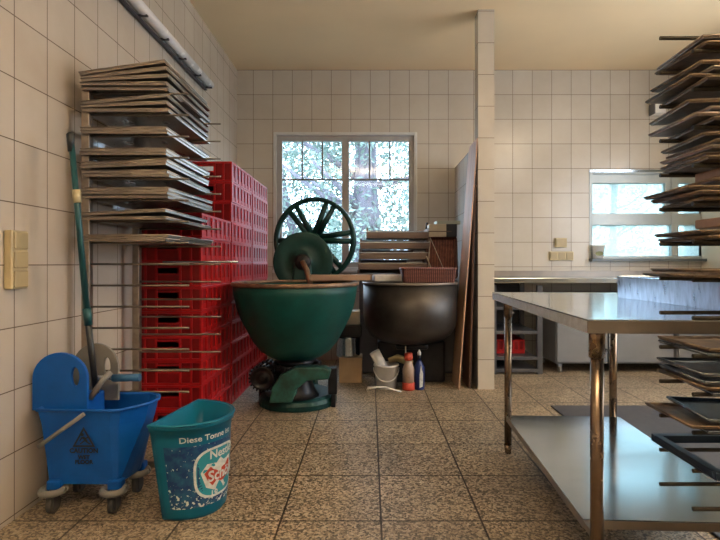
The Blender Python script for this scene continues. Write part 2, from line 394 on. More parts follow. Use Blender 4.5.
tree('garden_tree', 1.9, 12.6, 5.5, .12, .5, 1.7, 'leafy tree behind the right half of the left window', 5000)
tree('garden_tree', 6.5, 13.5, 5, .13, .3, 2.2, 'leafy tree beyond the patterned glass window', 2400)
m_ = MB()
for k in range(9000):
    c0 = Vector((random.uniform(-6, 12), random.gauss(0, .4), random.uniform(0, 1.9)))
    a = Vector((random.gauss(0, 1), random.gauss(0, 1), random.gauss(0, 1))).normalized(); b2 = a.orthogonal().normalized(); s_ = random.uniform(.06, .11)
    m_.add([c0, c0+a*s_+b2*s_*.5, c0+a*s_*2, c0+a*s_-b2*s_*.5], [(0, 1, 2, 3)])
o = m_.build('garden_hedge', M_leaf, fixn=False); o.location = (0, 16, -.4); tag(o, 'long green hedge beyond the trees outside the windows', 'hedge')

# ------------------------------------------------------------------ back counter and what stands under it
cb = empty('steel_worktop', (.99, 4.35, 0), 0, 'long stainless steel worktop with low backsplash along the right back wall', 'counter')
CF, CT = 4.35, .857
MB().box(0, 2.4, 0, BW-4.35-.012, CT-.045, CT).build('top', M_steel, cb, .004)
MB().box(0, 2.4, BW-4.35-.03, BW-4.35-.002, CT, CT+.055).build('backsplash', M_edge, cb)
for xx in (0.02, 2.34):
    for yy in (.06, .62):
        MB().box(xx, xx+.04, yy, yy+.04, 0, CT-.045).build('leg', M_bsh, cb)
s_ = empty('open_shelf_unit', (1.045, 4.40, 0), 0, 'dark open steel shelf unit under the worktop beside the pillar', 'shelf')
ux0, ux1 = 0.04, .49
for (a, c) in ((ux0, ux0+.04), (ux1-.045, ux1)):
    for (d0, d1) in ((0, .04), (.52, .56)): MB().box(a, c, d0, d1, 0, .79).build('post', M_bsh, s_)
for z0 in (.045, .155, .385, .60):
    MB().box(ux0+.04, ux1-.045, .0, .56, z0-.028, z0).build('shelf', M_bsh, s_, .002)
MB().box(ux0+.04, ux1-.045, .545, .56, 0.05, .79).build('back_panel', M_dark, s_)

def cabinet(x0, x1, label):
    c0 = empty('storage_cabinet', (x0, 4.42, 0), 0, label, 'cabinet', 'grey wheeled cabinets under the worktop')
    wv = x1-x0
    MB().box(0, wv, .02, .55, .085, .70).build('body', M_cab, c0, .006)
    MB().box(.008, wv-.008, .0, .018, .10, .64).build('door', M_cab, c0, .004)
    MB().box(-.0, wv, -.006, .02, .65, .70).build('top_rail', M_bsh, c0, .003)
    for xx in (.05, wv-.05):
        for yy in (.06, .48):
            k = MB(); k.box(xx-.018, xx+.018, yy-.02, yy+.02, .055, .085); cw = k.build('caster', M_steel2, c0)
            MB().tube([(xx-.012, yy, .03), (xx+.012, yy, .03)], .0295, 14).build('wheel', M_greyp, cw)
cabinet(1.665, 2.13, 'grey cabinet on casters under the worktop, just right of the shelf unit')
cabinet(2.16, 2.72, 'wide grey cabinet on casters behind the far right table leg')
cabinet(2.75, 3.30, 'grey cabinet on casters at the right end, behind the tray rack')

# small things on the back wall
def socket(x0, x1, y0, y1, n, label):
    a = px(x0, y1, BW); c = px(x1, y0, BW)
    e = empty('wall_socket', (a.x, BW, a.z), 0, label, 'socket'); w_, h_ = c.x-a.x, c.z-a.z
    MB().box(0, w_, -.03, -.001, 0, h_).build('housing', M_beige, e, .004)
    for k in range(n):
        s0 = w_*k/n+.006; s1 = w_*(k+1)/n-.006
        MB().box(s0, s1, -.036, -.03, .012, h_-.012).build('cover', M_beiged, e, .002)
socket(554.5, 566, 238, 247.5, 1, 'small square beige switch, the upper one on the back wall beside the window')
socket(549, 572.5, 251.5, 260.5, 3, 'wide beige triple socket low on the back wall, just above the worktop')
a = px(598, 257.5, BW-.045)
t = empty('plastic_tub', (a.x, BW-.045, vz0+.0045), 0, 'white plastic tub with olive oval label on the right window sill', 'tub')
MB().lathe([(.052, 0), (.066, .125), (.071, .125), (.071, .137), (.063, .137), (.05, .012)], 28, Matrix.Scale(.55, 4, (0, 1, 0))).build('tub_body', M_white, t)
E = []
for k in range(24): E.append((.042*math.cos(2*PI*k/24), .022*math.sin(2*PI*k/24)+.05))
MB().prism(E, .003, T(0, -.037, 0)).build('label_oval', simple('olive print', (.16, .17, .06), .5), t)
a = px(651, 112, BW)
t = empty('wall_speaker', (a.x, BW, a.z), 0, 'small white box high on the back wall above the right window', 'wall box')
MB().box(-.02, .10, -.10, -.001, -.04, .06).build('housing', M_white, t, .01)
MB().box(-.024, -.014, -.102, -.002, -.045, .065).build('bracket', M_frame2, t)

# triple switch block on the left wall
sw = empty('wall_switch_block', (LW, 1.885, .885), 0, 'vertical beige block of three switches on the left tiled wall', 'switch')
MB().box(.001, .032, -.045, .045, 0, .222).build('housing', M_beige, sw, .005)
for k in range(3):
    MB().box(.032, .04, -.036, .036, .006+.073*k, .070+.073*k).build('rocker', M_beiged, sw, .004)

# tube lamp on the left wall (switched off)
lm = empty('tube_lamp', (LW, 2.55, 2.44), 0, 'long unlit fluorescent tube lamp high on the left wall', 'lamp')
MB().box(.001, .03, 0, 1.5, -.03, .03).build('housing', M_frame, lm, .006)
MB().tube([(.062, .01, 0), (.062, 1.49, 0)], .031, 18).build('tube_cover', M_lampc, lm)
for yy in (.04, .3, .6, .9, 1.2, 1.46):
    MB().box(.03, .085, yy-.008, yy+.008, -.036, -.026).build('clip', M_lampb, lm)
MB().box(.012, .034, .0, 1.5, -.040, -.0305).build('lower_strip', M_lampb, lm)

# ------------------------------------------------------------------ red crates
CW, CL, CHH = .385, .592, .1415
def make_crate():
    e = empty('bread_crate', (0, 0, 0))
    m_ = MB(); t = .006; h = CHH-.002
    m_.box(.01, CW-.01, .01, CL-.01, 0, .006)                        # floor
    def endwall(y0):
        m_.box(.008, CW-.008, y0, y0+t, .0, .075); m_.box(.008, CW-.008, y0, y0+t, .108, h)
        m_.box(.008, .13, y0, y0+t, .075, .108); m_.box(CW-.13, CW-.008, y0, y0+t, .075, .108)
    endwall(.008); endwall(CL-.014)
    for x0 in (.008, CW-.014): m_.box(x0, x0+t, .014, CL-.014, 0, h)
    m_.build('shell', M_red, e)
    m_ = MB()
    for (z0, z1) in ((0, .012), (CHH-.016, CHH-.001)):
        m_.box(0, CW, 0, .0075, z0, z1); m_.box(0, CW, CL-.0075, CL, z0, z1)
        m_.box(0, .0075, .0075, CL-.0075, z0, z1); m_.box(CW-.0075, CW, .0075, CL-.0075, z0, z1)
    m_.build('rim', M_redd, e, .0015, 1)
    m_ = MB()
    for k in range(7):
        y = k*(CL-.03)/6
        for x0 in (.0008, CW-.0078): m_.box(x0, x0+.007, y, y+.030, .012, CHH-.016)
    for k in range(6):                                               # stepped band between the ribs
        y = .030+k*(CL-.03)/6
        for x0 in (.0045, CW-.0095): m_.box(x0, x0+.005, y, y+.0637, .012, .040)
    for x0 in (.0, .055, .118, CW-.13, CW-.067, CW-.012): m_.box(x0, x0+.012, .0008, .0078, .012, CHH-.016)
    m_.box(.13, CW-.13, .0018, .0078, .066, .074); m_.box(.13, CW-.13, .0018, .0078, .109, .116)
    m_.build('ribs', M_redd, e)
    return e
crate0 = make_crate(); first = True
ORD = ['bottom', 'second', 'third', 'fourth', 'fifth', 'sixth', 'seventh', 'eighth', 'ninth', 'tenth', 'eleventh', 'topmost']
def place(proto, used, loc, rz, label, cat, group):
    o = proto if not used else copy_tree(proto)
    o.location = loc; o.rotation_euler = (0, 0, rz); tag(o, label, cat, group); return o
used = False
for (y0, n, where) in ((2.84, 9, 'front stack behind the left rack'), (3.46, 12, 'middle stack'), (4.08, 12, 'rear stack nearest the window')):
    for k in range(n):
        pos = 'topmost' if k == n-1 else ORD[k]
        if k >= 1 and k < n-1: pos = ORD[k]+' from floor'
        place(crate0, used, (-1.352+random.uniform(-.003, .003), y0+random.uniform(-.004, .004), k*CHH+.001), random.uniform(-.004, .004),
              'red bread crate, %s, in the %s' % (pos, where), 'crate', 'red bread crates stacked along the left wall'); used = True
p = px(492, 359, 4.41)
c = copy_tree(crate0); c.location = (1.09, 4.955, .1565); c.rotation_euler = (0, 0, -PI/2); c.scale = (.98, .5, .9)
c.location = (1.128, 4.93, .1565); tag(c, 'red plastic crate lying on the low shelf under the back worktop', 'crate'); c['group'] = 'red crate under the worktop'

# ------------------------------------------------------------------ tray racks
def make_tray(w_, l_, h_, mat_):
    "shallow pan, open above, rolled lip; origin at the near left bottom corner"
    m_ = MB(); t = .0022; e_ = .006
    e_ = .0015; o0 = [(e_, e_, 0), (w_-e_, e_, 0), (w_-e_, l_-e_, 0), (e_, l_-e_, 0)]
    o1 = [(0, 0, h_), (w_, 0, h_), (w_, l_, h_), (0, l_, h_)]
    i1 = [(.006, .006, h_), (w_-.006, .006, h_), (w_-.006, l_-.006, h_), (.006, l_-.006, h_)]
    i0 = [(.011, .011, t), (w_-.011, .011, t), (w_-.011, l_-.011, t), (.011, l_-.011, t)]
    m_.loft([o0, o1, i1, i0])
    # rolled lip around the outside
    r = .0028
    for a, b2 in zip(o1, o1[1:]+o1[:1]): m_.tube([Vector(a)-Vector((0, 0, r)), Vector(b2)-Vector((0, 0, r))], r, 6)
    o = m_.build('baking_tray', mat_)
    return o
RY1, RY2, RX, RS = 2.25, 2.73, -1.285, .0967
rk = empty('tray_rack', (RX, RY1, 0), 0, 'tall steel tray rack with horizontal arms standing at the left wall', 'rack')
ztop = 1.662
for (yy, nm) in ((0, 'post'), (RY2-RY1, 'post')):
    MB().box(-.018, .018, yy-.018, yy+.018, .06, 1.775).build('post', M_rack, rk, .003)
MB().box(-.017, .017, .018, RY2-RY1-.018, 1.72, 1.745).build('top_rail', M_rack, rk)
MB().box(-.018, .018, .018, RY2-RY1-.018, .12, .15).build('cross_rail', M_rack, rk)
MB().box(-.018, .45, -.018, .018, .06, .09).build('foot_rail', M_rack, rk, .003)
MB().box(-.018, .45, RY2-RY1-.018, RY2-RY1+.018, .06, .09).build('foot_rail', M_rack, rk, .003)
for xx in (.0, .43):
    for yy in (0, RY2-RY1):
        k = MB().box(xx-.012, xx+.012, yy-.014, yy+.014, .05, .06).build('caster', M_bsh, rk)
        MB().tube([(xx-.011, yy, .026), (xx+.011, yy, .026)], .0255, 14).build('wheel', M_rub, k)
LV = [ztop+RS*k for k in range(1, -14, -1)]                           # arm heights
for z in LV:
    for yy in (0, RY2-RY1):
        MB().tube([(.018, yy, z-.006), (.462, yy, z-.006)], .0048, 8).build('arm', M_arm, rk)
tr0 = make_tray(.385, .60, .0155, M_tray); ut = [False]
def put_tray(x, y, z, rz, label, tilt=0, roll=0, grp='baking trays on the left rack'):
    o = tr0 if not ut[0] else tr0.copy()
    if ut[0]: C.objects.link(o)
    ut[0] = True
    o.location = (x, y, z); o.rotation_euler = (tilt, roll, rz); tag(o, label, 'tray', grp)
TX, TY = -1.29, 2.205
lvl = {0: 5, 1: 3, 2: 2, 3: 2, 4: 4, 5: 3, 6: 2, 7: 2}
names = ['highest arms', 'second highest arms', 'third highest arms', 'fourth highest arms', 'fifth highest arms', 'sixth highest arms', 'seventh highest arms', 'lowest loaded arms']
posn = ['bottom', 'second', 'third', 'fourth', 'fifth', 'sixth']
for L, n in lvl.items():
    base = LV[L]
    for k in range(n):
        roll = 0; tl = 0; dz = .0163*k
        if L == 0 and k >= 2: roll = -.05*(k-1); dz += .0015
        if L == 1 and k >= 1: roll = -.045*k; dz += .002
        if L == 4 and k >= 2: roll = -.045; dz += .002
        if L == 5 and k >= 2: tl = .02; dz += .001
        if L == 6 and k == 1: roll = -.05; dz += .001
        pos = 'the only one' if n == 1 else ('topmost' if k == n-1 else '%s from below' % posn[k] if k else 'bottom one')
        put_tray(TX+random.uniform(-.012, .008), TY+random.uniform(-.008, .014), base-.0008+dz, random.uniform(-.02, .02), 'silver baking tray, %s, %s of left rack' % (pos, names[L]), tl, roll)
# dark sheet wedged among the upper trays
o = MB().box(0, .22, 0, .26, 0, .003).build('dark_sheet', M_woodd); o.location = (-1.06, 2.36, LV[1]+.075); o.rotation_euler = (0, 0, 0)
o.location = (-1.105, 2.36, LV[1]+.088); tag(o, 'dark brown thin sheet sticking out on the second highest tray stack of the left rack', 'sheet')
p = px(198, 263.5, 2.78)
o = MB().tube([(-.14, 0, 0), (.27, 0, 0)], .006, 8).build('metal_bar', M_steel); o.location = (p.x, 2.705, LV[8]+.0062)
o.location = (p.x-.02, 2.69, LV[8]+.0062); tag(o, 'bright slim metal bar lying on the left rack in front of the crates', 'bar')

# right rack
QY2, QY1, QX, QS = 1.28, 1.15, 1.30, .0887
z276 = H-(276-CY)*QY2/F
LQ = [z276+QS*k for k in range(7, -7, -1)]
rk2 = empty('tray_rack', (QX, QY1, 0), 0, 'dark tray rack with arms pointing left at the right edge of the picture', 'rack')
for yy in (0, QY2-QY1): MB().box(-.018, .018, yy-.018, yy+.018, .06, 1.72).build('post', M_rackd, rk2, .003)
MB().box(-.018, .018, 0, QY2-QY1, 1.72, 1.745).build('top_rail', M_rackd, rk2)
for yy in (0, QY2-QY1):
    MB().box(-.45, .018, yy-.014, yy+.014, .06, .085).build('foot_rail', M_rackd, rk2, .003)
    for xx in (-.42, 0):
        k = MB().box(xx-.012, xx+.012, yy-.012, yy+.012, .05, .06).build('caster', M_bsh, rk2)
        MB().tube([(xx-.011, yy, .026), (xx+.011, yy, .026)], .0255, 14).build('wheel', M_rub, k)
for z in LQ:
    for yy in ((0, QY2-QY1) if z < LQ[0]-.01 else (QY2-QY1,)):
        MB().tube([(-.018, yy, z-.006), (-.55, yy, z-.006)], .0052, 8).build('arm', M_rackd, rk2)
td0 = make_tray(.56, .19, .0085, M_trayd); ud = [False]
tb0 = td0.data.copy(); tb0.materials[0] = simple('steel tray with painted blue sheen', (.40, .48, .58), .24, .95, scale=14, c2=(.16, .20, .26)); tl0 = td0.data.copy(); tl0.materials[0] = simple('dull silver tray', (.50, .44, .40), .35, .8, var=.4, scale=20, c2=(.25, .20, .17))  # bluish window sheen of the low tray tops put into the blue tray colour
# trays per arm level (top level first)
QL = {1: 2, 2: 4, 3: 4, 4: 5, 5: 4, 6: 2, 7: 2, 9: 2, 10: 4, 11: 3}
lvn = ['first', 'second', 'third', 'fourth', 'fifth', 'sixth', 'seventh', 'eighth', 'ninth', 'tenth', 'eleventh', 'twelfth', 'thirteenth', 'fourteenth']
rr = random.Random(5)
for L, n in QL.items():
    for k in range(n):
        o = td0 if not ud[0] else td0.copy()
        if ud[0]: C.objects.link(o)
        ud[0] = True
        z = LQ[L]-.0006+.0125*k
        amp = .05+.035*k
        lt = rr.random() < .4
        if lt and k: o.data = tl0
        if L > 8 and k != 1: o.data = tb0
        rol = rr.uniform(-.004, .006)+(.0 if L < 9 else .012)
        if k == n-1 and L < 6: rol = -.02*rr.random()
        o.location = (.742+rr.uniform(-.022, .035), 1.115+rr.uniform(-.012, .012), z+(.004 if k == n-1 and n > 2 else 0))
        o.rotation_euler = (rr.uniform(-.004, .004), rol, rr.uniform(-.11, .05))
        pos = 'topmost' if k == n-1 else ('bottom' if k == 0 else posn[k]+' from below')
        where = 'below the table top' if L > 8 else 'above the table top'
        idx = sorted(QL).index(L) if L < 8 else sorted(QL, reverse=True).index(L)
        lev = ('%s loaded level from top' % lvn[idx]) if L < 8 else ('%s loaded level from floor' % lvn[idx])
        tag(o, ('dull silver' if o.data == tl0 else 'blue sheened' if o.data == tb0 else 'dark burnt')+' baking tray, %s, %s of right rack' % (pos, lev), 'tray', 'burnt baking trays on the right rack')
# tan bread boards between the trays
for (L, k, lab) in ((5, 4, 'short tan wooden board on the tray stack level with the window top'), (6, 2, 'short tan wooden board on the tray stack level with the window bar')):
    o = MB().box(0, .42, 0, .10, 0, .022).build('bread_board', M_wood2, None, .003); o.location = (.80, 1.12, LQ[L]+.0125*k+.003)
    tag(o, lab, 'board')
# dark frame lying on the lower arms
fr = empty('grid_frame', (.755, 1.08, LQ[12]+.0003), 0, 'dark blue metal frame with diagonal brace on the low arms of the right rack', 'frame')
m_ = MB(); m_.box(0, .5, 0, .02, 0, .02); m_.box(0, .5, .23, .25, 0, .02); m_.box(0, .02, .02, .23, 0, .02); m_.box(.48, .5, .02, .23, 0, .02)
m_.build('frame', simple('blue black steel', (.04, .07, .13), .3, .8), fr, .002)
m_ = MB()
for k in range(2):
    M = T(.06+.2*k, .02, .0) @ R('Z', -43); m_.box(0, .014, 0.012, .262, .001, .015, M)
m_.build('brace', simple('blue black brace', (.05, .08, .14), .3, .8), fr)

# ------------------------------------------------------------------ the steel table
ang = -math.atan(.0486)
tb_ = empty('work_table', (.5945, 1.352, 0), ang, 'stainless steel work table with lower shelf in the right foreground', 'table')
TT = .8285; TWd, TLn = .72, 1.31
m_ = MB(); m_.box(0, TWd, 0, TLn, TT-.004, TT)
m_.build('table_top', M_steel, tb_)
MB().box(0, TWd, 0, .003, TT-.038, TT-.004).build('end_apron', M_edge, tb_)
MB().box(0, TWd, TLn-.003, TLn, TT-.038, TT-.004).build('end_apron', M_edge, tb_)
MB().box(0, .003, .003, TLn-.003, TT-.038, TT-.004).build('side_apron', M_apron, tb_)
MB().box(TWd-.003, TWd, .003, TLn-.003, TT-.038, TT-.004).build('side_apron', M_apron, tb_)
for (lx, ly) in ((.062, .093), (.062, 1.22), (.595, .093), (.595, 1.22)):
    l = MB(); l.tube([(lx, ly, .03), (lx, ly, TT-.10)], .0185, 20); l = l.build('leg', M_leg, tb_)
    MB().tube([(lx, ly, TT-.12), (lx, ly, TT-.004)], .0225, 20).build('collar', M_leg, l)
    MB().tube([(lx, ly, 0), (lx, ly, .045)], [.015, .0205], 20).build('foot', M_leg, l)
    MB().tube([(lx+.022, ly, TT-.10), (lx+.030, ly, TT-.10)], .005, 8).build('screw', M_steel, l)
m_ = MB(); m_.box(.05, .62, .165, 1.205, .196, .20); m_.build('shelf_plate', M_steel, tb_)
m_ = MB(); m_.box(.05, .62, .165, .168, .170, .196); m_.box(.05, .62, 1.202, 1.205, .170, .196)
m_.box(.05, .053, .168, 1.202, .170, .196); m_.box(.617, .62, .168, 1.202, .170, .196)
for ly in (.093, 1.22):
    s0, s1 = (ly, .168) if ly < .5 else (1.202, ly)
    for lx in (.062, .595): m_.box(lx-.012, lx+.012, s0, s1, .175, .195)
m_.build('shelf_rim', M_edge, tb_)
# deep pan standing on the table
pn = empty('deep_pan', (1.135, 1.40, TT+.0005), math.radians(1.0), 'long deep aluminium pan with rounded corners standing on the steel table', 'pan')
def rrect(x0, x1, y0, y1, r, z, n=6):
    out = []
    for (cx, cy, a0) in ((x1-r, y0+r, -90), (x1-r, y1-r, 0), (x0+r, y1-r, 90), (x0+r, y0+r, 180)):
        for k in range(n+1):
            a = math.radians(a0+90*k/n); out.append((cx+r*math.cos(a), cy+r*math.sin(a), z))
    return out
m_ = MB(); m_.loft([rrect(.004, .176, .004, .86, .02, 0), rrect(0, .18, 0, .864, .024, .095), rrect(.004, .176, .004, .86, .02, .095), rrect(.008, .172, .008, .856, .018, .004)])
m_.build('pan_wall', M_steel2, pn)
m_ = MB(); rg = rrect(0, .18, 0, .864, .024, .094)
m_.tube(rg+rg[:1], .0035, 6); m_.build('pan_lip', M_steel, pn)

# rubber mat
o = MB().box(1.24, 2.6, 1.3, 3.40, .0005, .010).build('rubber_mat', M_mat, None, .003)
o.location = (0, 0, 0); tag(o, 'large dark grey rubber mat on the floor behind the steel table', 'mat')

# ------------------------------------------------------------------ green kneading machine
GX, GY = -.511, 3.42
mixer = empty('dough_mixer', (GX, GY, 0), 0, 'old green dough mixer with big spoked flywheel and round bowl', 'dough mixer')
out = [(.02, .31), (.12, .325), (.18, .35), (.24, .39), (.29, .455), (.335, .54), (.372, .61), (.402, .70), (.418, .78), (.424, .835)]
inn = [(.416, .838), (.406, .78), (.390, .70), (.36, .62), (.322, .55), (.28, .47), (.23, .405), (.17, .365), (.02, .335)]
MB().lathe(out+inn, 72).build('bowl', M_green, mixer)
MB().lathe([(.423, .830), (.434, .834), (.436, .850), (.43, .858), (.412, .858), (.408, .846), (.414, .838)]+[(.423, .830)], 72).build('bowl_rim', M_rust, mixer)
# base foot, turntable
foot = []
for (s_, z) in ((1, 0), (1, .035), (.96, .06), (.86, .075)):
    foot.append([(.275*s_*math.cos(2*PI*k/40), .10+.27*s_*math.sin(2*PI*k/40), z) for k in range(40)])
MB().loft(foot, smooth=False).build('base_plate', M_greend, mixer, .008)
MB().lathe([(.16, .075), (.13, .12), (.10, .20), (.09, .27), (.12, .30), (.14, .318)], 32).build('turntable', M_black, mixer)
# ring gear under the bowl
m_ = MB(); m_.lathe([(.15, .265), (.165, .265), (.165, .30), (.15, .30), (.15, .265)], 48)
for k in range(48):
    m_.box(.163, .176, -.005, .005, .268, .297, R('Z', k*7.5))
m_.build('ring_gear', M_black, mixer)
# front cast arm: slopes from lower left up to the right
m_ = MB()
arm = [(-.15, .07), (.0, .07), (.03, .16), (.10, .215), (.24, .225), (.255, .28), (.21, .305), (.02, .305), (-.08, .25), (-.13, .17)]
m_.prism(arm, .09, T(.0, -.19, 0)); m_.build('cast_arm', M_greeng, mixer, .012, 3)
m_ = MB(); m_.tube([(-.01, -.10, .07), (-.01, -.10, .2)], [.05, .035], 16); m_.build('bearing_boss', M_greeng, mixer)
# gear wheels at the left and bracket at the right
def gear(mb, cx, cy, cz, r, wd, n, M=None):
    base = T(cx, cy, cz)
    if M is None: M = Matrix.Identity(4)
    L_ = base @ M
    mb.lathe([(.02, -wd/2), (r, -wd/2), (r, wd/2), (r*.8, wd/2), (r*.75, wd/2-.012), (.03, wd/2-.012), (.03, wd/2+.01), (.012, wd/2+.01)], 32, L_)
    for k in range(n): mb.box(r-.002, r+.012, -.006, .006, -wd/2, wd/2, L_ @ R('Z', 360*k/n))
m_ = MB(); gear(m_, -.225, -.02, .20, .082, .05, 22, R('X', 90)); gear(m_, -.20, .07, .20, .095, .05, 22, R('X', 90)); m_.build('drive_gear', M_black, mixer)
m_ = MB(); m_.tube([(-.22, -.06, .20), (-.22, .20, .20)], .016, 12); m_.tube([(-.26, .14, .0), (-.26, .14, .2)], .03, 12); m_.build('gear_shaft', M_black, mixer)
m_ = MB(); m_.box(.225, .285, -.05, .02, .09, .27); m_.box(.245, .275, -.045, .01, 0, .09); m_.box(.17, .24, -.03, .0, .2, .235); m_.build('lock_bracket', M_black, mixer, .006)
# rear column and head
m_ = MB()
secs = []
for (yy, z, hw, hd) in ((.32, .0, .15, .10), (.43, .12, .12, .09), (.52, .35, .10, .07), (.55, .6, .09, .06), (.56, .85, .08, .055), (.56, 1.0, .07, .05)):
    secs.append([(-.03-hw, yy-hd, z), (-.03+hw, yy-hd, z), (-.03+hw, yy+hd, z), (-.03-hw, yy+hd, z)])
m_.loft(secs); m_.build('column', M_greend, mixer, .02, 3)
hd = px(303, 262, 3.93)-Vector((GX, GY, 0))
MH = T(hd.x, hd.y, hd.z) @ R('X', 90) @ R('Y', 0)
MB().lathe([(.0, -.04), (.232, -.04), (.238, -.02), (.238, .0), (.230, .003), (.16, -.012), (.075, -.028), (.072, -.022)], 56, MH).build('head_housing', M_greend, mixer)
MB().lathe([(.0, -.02), (.062, -.02), (.065, .01), (.05, .03), (.0, .032)], 28, MH).build('head_hub', M_black, mixer)
a = hd+Vector((0, -.03, 0))
MB().tube([a, a+Vector((.04, -.06, -.06)), a+Vector((.075, -.13, -.16)), a+Vector((.07, -.25, -.33)), a+Vector((.02, -.36, -.45))], [.02, .021, .022, .024, .018], 14).build('kneading_arm', M_rust, mixer)
wc = px(314.5, 240, 4.12)-Vector((GX, GY, 0)); WR = 42.5*4.12/F
MW = T(wc.x, wc.y, wc.z) @ R('Z', -13) @ R('X', 90)
MB().lathe([(WR-.032, -.026), (WR, -.026), (WR, .026), (WR-.032, .026), (WR-.032, -.026)], 72, MW).build('flywheel_rim', M_greend, mixer)
for k in range(6):
    for sgn in (-1, 1):
        a0 = math.radians(10+61*k+sgn*6.5-6); a1 = math.radians(10+61*k+sgn*3)
        p1 = Vector((math.cos(a0)*(WR-.02), math.sin(a0)*(WR-.02), 0)); p0 = Vector((math.cos(a1+sgn*.25)*.05, math.sin(a1+sgn*.25)*.05, 0))
        p1 = Vector((p1.x, p1.y, 0)); MB().tube([p0, p1], [.027, .022], 8, MW).build('spoke', M_greend, mixer)
MB().tube([(0, 0, -.045), (0, 0, .05)], .06, 24, MW).build('flywheel_hub', M_greend, mixer)
MB().tube([Vector((hd.x+.02, hd.y+.03, hd.z+.02)), Vector((wc.x, wc.y, wc.z))], .03, 12).build('axle', M_black, mixer)
MB().box(-.11, .05, .56, .67, .98, 1.2).build('gearbox', M_greend, mixer, .02, 3)

# ------------------------------------------------------------------ steel bowl mixer
BX, BY = .323, 4.0
m2 = empty('bowl_mixer', (BX, BY, 0), 0, 'mixer with wide dull steel bowl beside the green mixer', 'mixer')
MB().lathe([(.03, .350), (.17, .352), (.26, .375), (.325, .42), (.364, .485), (.376, .56), (.378, .825), (.37, .825), (.368, .56), (.355, .49), (.318, .43), (.25, .385), (.03, .362)], 72).build('bowl', M_dsteel, m2)
MB().lathe([(.376, .82), (.386, .822), (.386, .838), (.366, .838), (.366, .828), (.376, .82)], 72).build('bowl_rim', M_edge, m2)
MB().box(-.12, .14, -.10, .10, .30, .35).build('bowl_carrier', M_black, m2, .02)
MB().box(-.26, .30, .09, .42, 0, .345).build('base', M_black, m2, .02)
MB().box(-.42, .47, .425, .86, 0, .835).build('machine_body', simple('dark grey paint', (.10, .10, .11), .5), m2, .02)

# things on and around the mixers
def wtray(x0, x1, y0, z0, h_, rz, label):
    e = empty('wooden_tray', ((x0+x1)/2, y0, z0), rz, label, 'tray', 'wooden trays stacked by the window'); w_ = (x1-x0)/2
    MB().box(-w_, w_, 0, .015, .0, h_*.62).build('front_board', M_woodt, e, .002); MB().box(-w_, w_, .335, .35, 0, h_-.002).build('back_board', M_woodt, e, .002)
    m_ = MB(); m_.box(-w_, w_, .015, .335, 0, .01); m_.build('tray_floor', M_dsteel, e)
    m_ = MB(); m_.box(-w_, -w_+.018, .015, .335, .01, h_-.001); m_.box(w_-.018, w_, .015, .335, .01, h_-.001); m_.build('side_board', M_woodt, e, .002)
    m_ = MB(); m_.box(-w_, w_, -.003, .0, h_*.60, h_*.66); m_.build('metal_strip', M_steel, e)
labs = ['bottom wooden tray in the stack in front of the left window', 'second wooden tray from the bottom of the stack by the window', 'middle wooden tray of the stack by the window',
        'second wooden tray from the top of the stack by the window', 'topmost wooden tray of the stack, just below the window panes']
for k in range(5):
    wtray(-.115+.008*k+(.05 if k == 4 else 0), .54, 4.46, .8355+.094*k, .094, random.uniform(-.006, .006), labs[k])
o = MB().tube([(0, 0, 0), (0, 0, .06)], [.018, .01], 12).build('small_black_cap', M_black); o.location = (.50, 4.47, .8355+.47); tag(o, 'small black knob shaped cap on the topmost wooden tray', 'cap')
o.location = (.531, 4.60, .8355+.4695)
for (xa, ya, k, sx, lab) in ((.40, 4.52, 2, .10, 'white paper bag in the middle wooden tray'), (.34, 4.52, 1, .14, 'larger white paper bag in the second wooden tray from the bottom')):
    o = MB().box(0, sx, 0, .1, 0, .072).build('paper_bag', M_paper, None, .012, 3); o.location = (xa, ya, .8355+.094*k+.011); tag(o, lab, 'bag')
# plank from bowl to bowl
pl = MB().box(0, .60, 0, .11, 0, .042).build('wooden_plank', M_wood2, None, .003); pl.location = (-.42, 3.62, .8585); pl.rotation_euler = (0, 0, .12)
tag(pl, 'tan wooden plank laid across the rims of both mixer bowls', 'plank')
o = MB().box(0, .235, 0, .13, 0, .055).build('wrapped_packet', M_paper, None, .012, 3); o.location = (.035, 3.775, .8395); o.rotation_euler = (0, 0, .1); tag(o, 'white wrapped packet at the right end of the wooden plank', 'packet')
o.location = (.03, 3.80, .8385+.004)
pl.location = (-.44, 3.62, .8585); pl.scale = (.74, 1, 1)
# wicker baskets
def basket(name, w_, d_, h_, fl, label, tilt=(0, 0, 0), loc=(0, 0, 0)):
    e = empty(name, loc, 0, label, 'basket'); e.rotation_euler = tilt
    m_ = MB(); m_.loft([rrect(.015, w_-.015, .015, d_-.015, .02, 0), rrect(0, w_, 0, d_, .025, h_), rrect(.012, w_-.012, .012, d_-.012, .02, h_), rrect(.025, w_-.025, .025, d_-.025, .02, fl)])
    m_.build('basket_body', M_wick, e)
    rg = rrect(.003, w_-.003, .003, d_-.003, .025, h_); MB().tube(rg+rg[:1], .008, 8).build('basket_rim', M_wick, e)
    return e
basket('wicker_basket', .42, .24, .105, .012, 'low dark wicker basket lying on the rim of the steel bowl', (0, 0, 0), (.235, 3.72, .8395))
bb = basket('wicker_basket', .27, .38, .10, .085, 'tall reddish wicker basket standing on edge beside the leaning boards', (math.radians(82), 0, 0), (.515, 4.535, .8365))
# paired strings across the upright basket
m_ = MB(); m_.tube([(.03, .37, .112), (.17, .02, .112)], .0035, 6); m_.tube([(.03, .37, .112), (-.0, .02, .112)], .0035, 6); m_.tube([(-.008, .2, .115), (.06, .01, .115)], .006, 6)
m_.build('binding_string', M_cream, bb)
